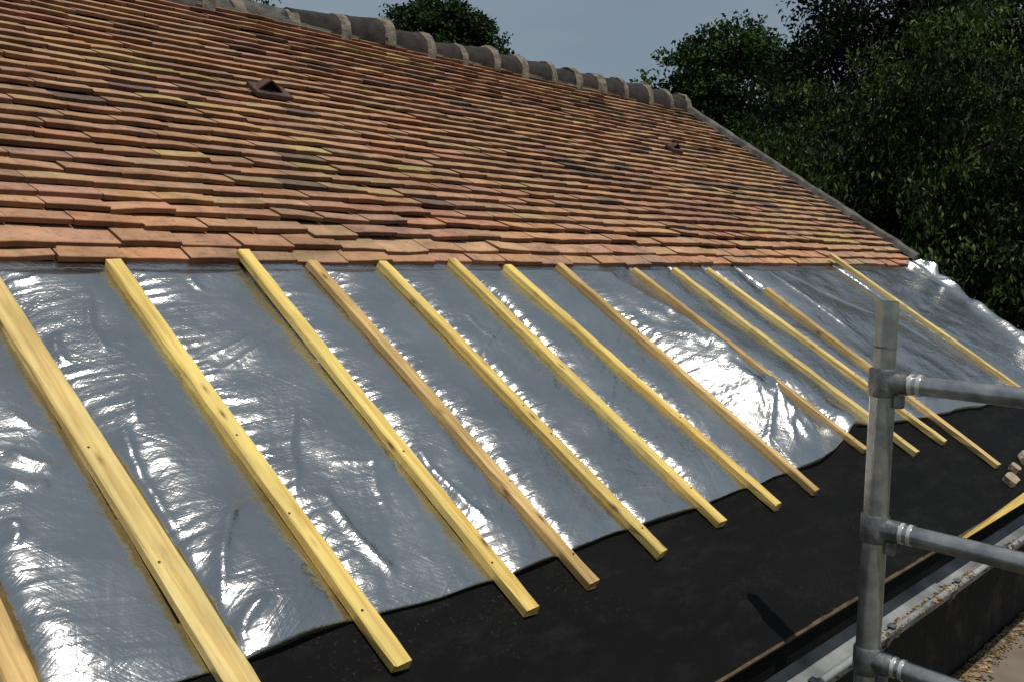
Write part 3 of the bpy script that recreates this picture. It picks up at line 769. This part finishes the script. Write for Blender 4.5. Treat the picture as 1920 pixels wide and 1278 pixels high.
# ------------------------------------------------------------------ trees
def tree(name, loc, lobes, nclus, per, leaf, cols, label, cat='tree', trunk_r=.16, drooping=0.0, clump=.34, inner=.35, seed=1, group=None, hollow=-.30):
    r = np.random.default_rng(seed); rd = random.Random(seed)
    base = Vector((loc[0], loc[1], 0))
    root = empty(name, base, label, cat, group)
    lb = np.array([[*c, *rad] for c, rad in lobes]); vol = lb[:, 3] * lb[:, 4] * lb[:, 5]
    which = r.choice(len(lb), nclus, p=vol / vol.sum())
    d = r.normal(size=(nclus, 3)); d /= np.linalg.norm(d, axis=1)[:, None]
    rad = np.where(r.random(nclus) < inner, r.random(nclus) ** .5 * .85, np.minimum(1.04, r.normal(.93, .06, nclus)))
    cen = lb[which, :3] + d * lb[which, 3:] * rad[:, None]
    # leave hollows so that light and dark masses form
    keep = np.array([noise.noise(Vector(c_) * .85 + Vector((seed, 0, 0))) > hollow for c_ in cen]); cen = cen[keep]; rad = rad[keep]; d = d[keep]
    nc = len(cen); NL = nc * per
    off = np.clip(r.normal(size=(nc, per, 3)), -1.45, 1.45) * clump * np.array([.55, .55, .36])
    P = (cen[:, None, :] + off).reshape(-1, 3)
    ax = r.normal(size=(NL, 3)); ax[:, 2] -= drooping * 2.2; ax += np.repeat(d, per, 0) * .5
    ax /= np.linalg.norm(ax, axis=1)[:, None]
    up = r.normal(size=(NL, 3)); up[:, 2] += .9; up += np.repeat(d, per, 0) * .8
    sd = np.cross(ax, up); sd /= np.linalg.norm(sd, axis=1)[:, None] + 1e-9
    nm = np.cross(sd, ax)
    ln = leaf[0] * r.uniform(.6, 1.25, NL); wd = ln * leaf[1] * r.uniform(.8, 1.2, NL)
    V = np.stack([P - ax * ln[:, None] * .5, P - ax * ln[:, None] * .05 + sd * wd[:, None] * .5 + nm * ln[:, None] * .08, P + ax * ln[:, None] * .5 - nm * ln[:, None] * .06, P - ax * ln[:, None] * .05 - sd * wd[:, None] * .5 + nm * ln[:, None] * .08], 1)
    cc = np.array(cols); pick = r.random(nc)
    shade = np.clip(.55 + .5 * (rad - .5), .4, 1.1) * np.where(r.random(nc) < .36, r.uniform(.35, .65, nc), r.uniform(.8, 1.55, nc))  # clusters darker towards the core: crown shade put into the leaf colour
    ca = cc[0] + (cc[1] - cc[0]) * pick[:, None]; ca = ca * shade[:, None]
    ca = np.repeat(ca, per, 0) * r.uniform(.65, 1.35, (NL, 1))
    young = r.random(NL) < .10; ca[young] = np.array(cc[2]) * r.uniform(.6, 1.1, (young.sum(), 1))
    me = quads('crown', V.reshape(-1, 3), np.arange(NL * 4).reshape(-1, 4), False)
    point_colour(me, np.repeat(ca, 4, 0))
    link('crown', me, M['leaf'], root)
    b = MB()
    top_ = Vector(lobes[0][0]); hh = top_.z
    pts = []; rr = []
    for k in range(9):
        t = k / 8; q = base.lerp(top_, t); q.z = hh * t
        q += Vector((math.sin(t * 4 + seed) * .12, math.cos(t * 5 + seed) * .12, 0)) * t
        pts.append(q); rr.append(trunk_r * (1.25 - t * 1.0) if k else trunk_r * 1.5)
    b.tube(pts, rr, 10); b.build('trunk', M['bark'], root, True)
    bl = MB()
    sel = r.choice(nc, min(nc, 46), replace=False)
    for k in sel:
        t = rd.uniform(.35, .95); a0 = pts[int(t * 8)]; e = Vector(cen[k])
        mid = a0.lerp(e, .5) + Vector((rd.gauss(0, .2), rd.gauss(0, .2), rd.uniform(.05, .35)))
        bl.tube([a0, a0.lerp(mid, .5) + Vector((0, 0, .08)), mid, mid.lerp(e, .6), e], [trunk_r * .34, trunk_r * .26, trunk_r * .18, trunk_r * .1, .008], 6)
    bl.build('branches', M['bark'], root, True)
    return root
def lob(px, py, dep, rx, rz_, ryd=None):
    q = at(px, py, dep); k = dep / F_PX
    return (tuple(q), (rx * k, (ryd or rx) * k, rz_ * k))
DARK = [(.009, .019, .007), (.018, .034, .010), (.04, .06, .02)]
OLIVE = [(.014, .034, .006), (.044, .076, .014), (.14, .165, .055)]
MIDG = [(.016, .046, .009), (.036, .082, .016), (.07, .115, .03)]
q = at(1690, 470, 10.5)
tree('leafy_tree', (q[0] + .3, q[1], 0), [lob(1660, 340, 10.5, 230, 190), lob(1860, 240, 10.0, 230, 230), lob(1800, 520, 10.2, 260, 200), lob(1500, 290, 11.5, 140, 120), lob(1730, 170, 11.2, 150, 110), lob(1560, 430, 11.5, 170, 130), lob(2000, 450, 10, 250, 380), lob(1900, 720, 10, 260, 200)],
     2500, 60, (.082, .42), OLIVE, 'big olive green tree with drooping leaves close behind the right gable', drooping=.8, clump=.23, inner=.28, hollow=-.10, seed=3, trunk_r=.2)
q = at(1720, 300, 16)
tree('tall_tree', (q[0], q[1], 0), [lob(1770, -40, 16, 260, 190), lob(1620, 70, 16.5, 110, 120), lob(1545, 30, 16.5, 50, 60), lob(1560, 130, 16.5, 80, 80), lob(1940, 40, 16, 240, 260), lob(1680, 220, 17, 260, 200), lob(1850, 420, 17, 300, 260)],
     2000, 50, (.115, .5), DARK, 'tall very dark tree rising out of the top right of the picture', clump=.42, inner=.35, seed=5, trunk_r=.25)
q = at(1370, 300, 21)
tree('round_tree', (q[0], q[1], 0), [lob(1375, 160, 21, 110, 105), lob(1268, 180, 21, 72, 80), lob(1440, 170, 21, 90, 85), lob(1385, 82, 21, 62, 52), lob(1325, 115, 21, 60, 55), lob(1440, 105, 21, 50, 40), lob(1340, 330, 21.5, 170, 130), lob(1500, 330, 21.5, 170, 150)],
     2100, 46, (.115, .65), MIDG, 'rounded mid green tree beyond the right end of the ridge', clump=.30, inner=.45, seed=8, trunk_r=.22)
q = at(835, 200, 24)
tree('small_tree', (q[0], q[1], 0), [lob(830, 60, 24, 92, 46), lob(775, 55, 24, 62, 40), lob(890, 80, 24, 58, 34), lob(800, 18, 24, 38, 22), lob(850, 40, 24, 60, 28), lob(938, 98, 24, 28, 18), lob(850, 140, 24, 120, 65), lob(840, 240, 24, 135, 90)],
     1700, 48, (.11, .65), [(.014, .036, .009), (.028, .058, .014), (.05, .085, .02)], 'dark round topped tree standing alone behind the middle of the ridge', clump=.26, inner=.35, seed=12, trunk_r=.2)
q = at(470, 100, 20)
tree('treetop', (q[0], q[1], 0), [lob(488, 3, 20, 22, 14), lob(500, -4, 20, 12, 12), lob(450, 45, 20, 60, 32), lob(470, -12, 20, 18, 14), lob(460, 130, 20, 120, 80), lob(440, 240, 20, 140, 100)], 900, 34, (.12, .6), MIDG, 'leafy tree of which only the tip shows above the left ridge tiles', clump=.3, inner=.3, seed=14, trunk_r=.12)
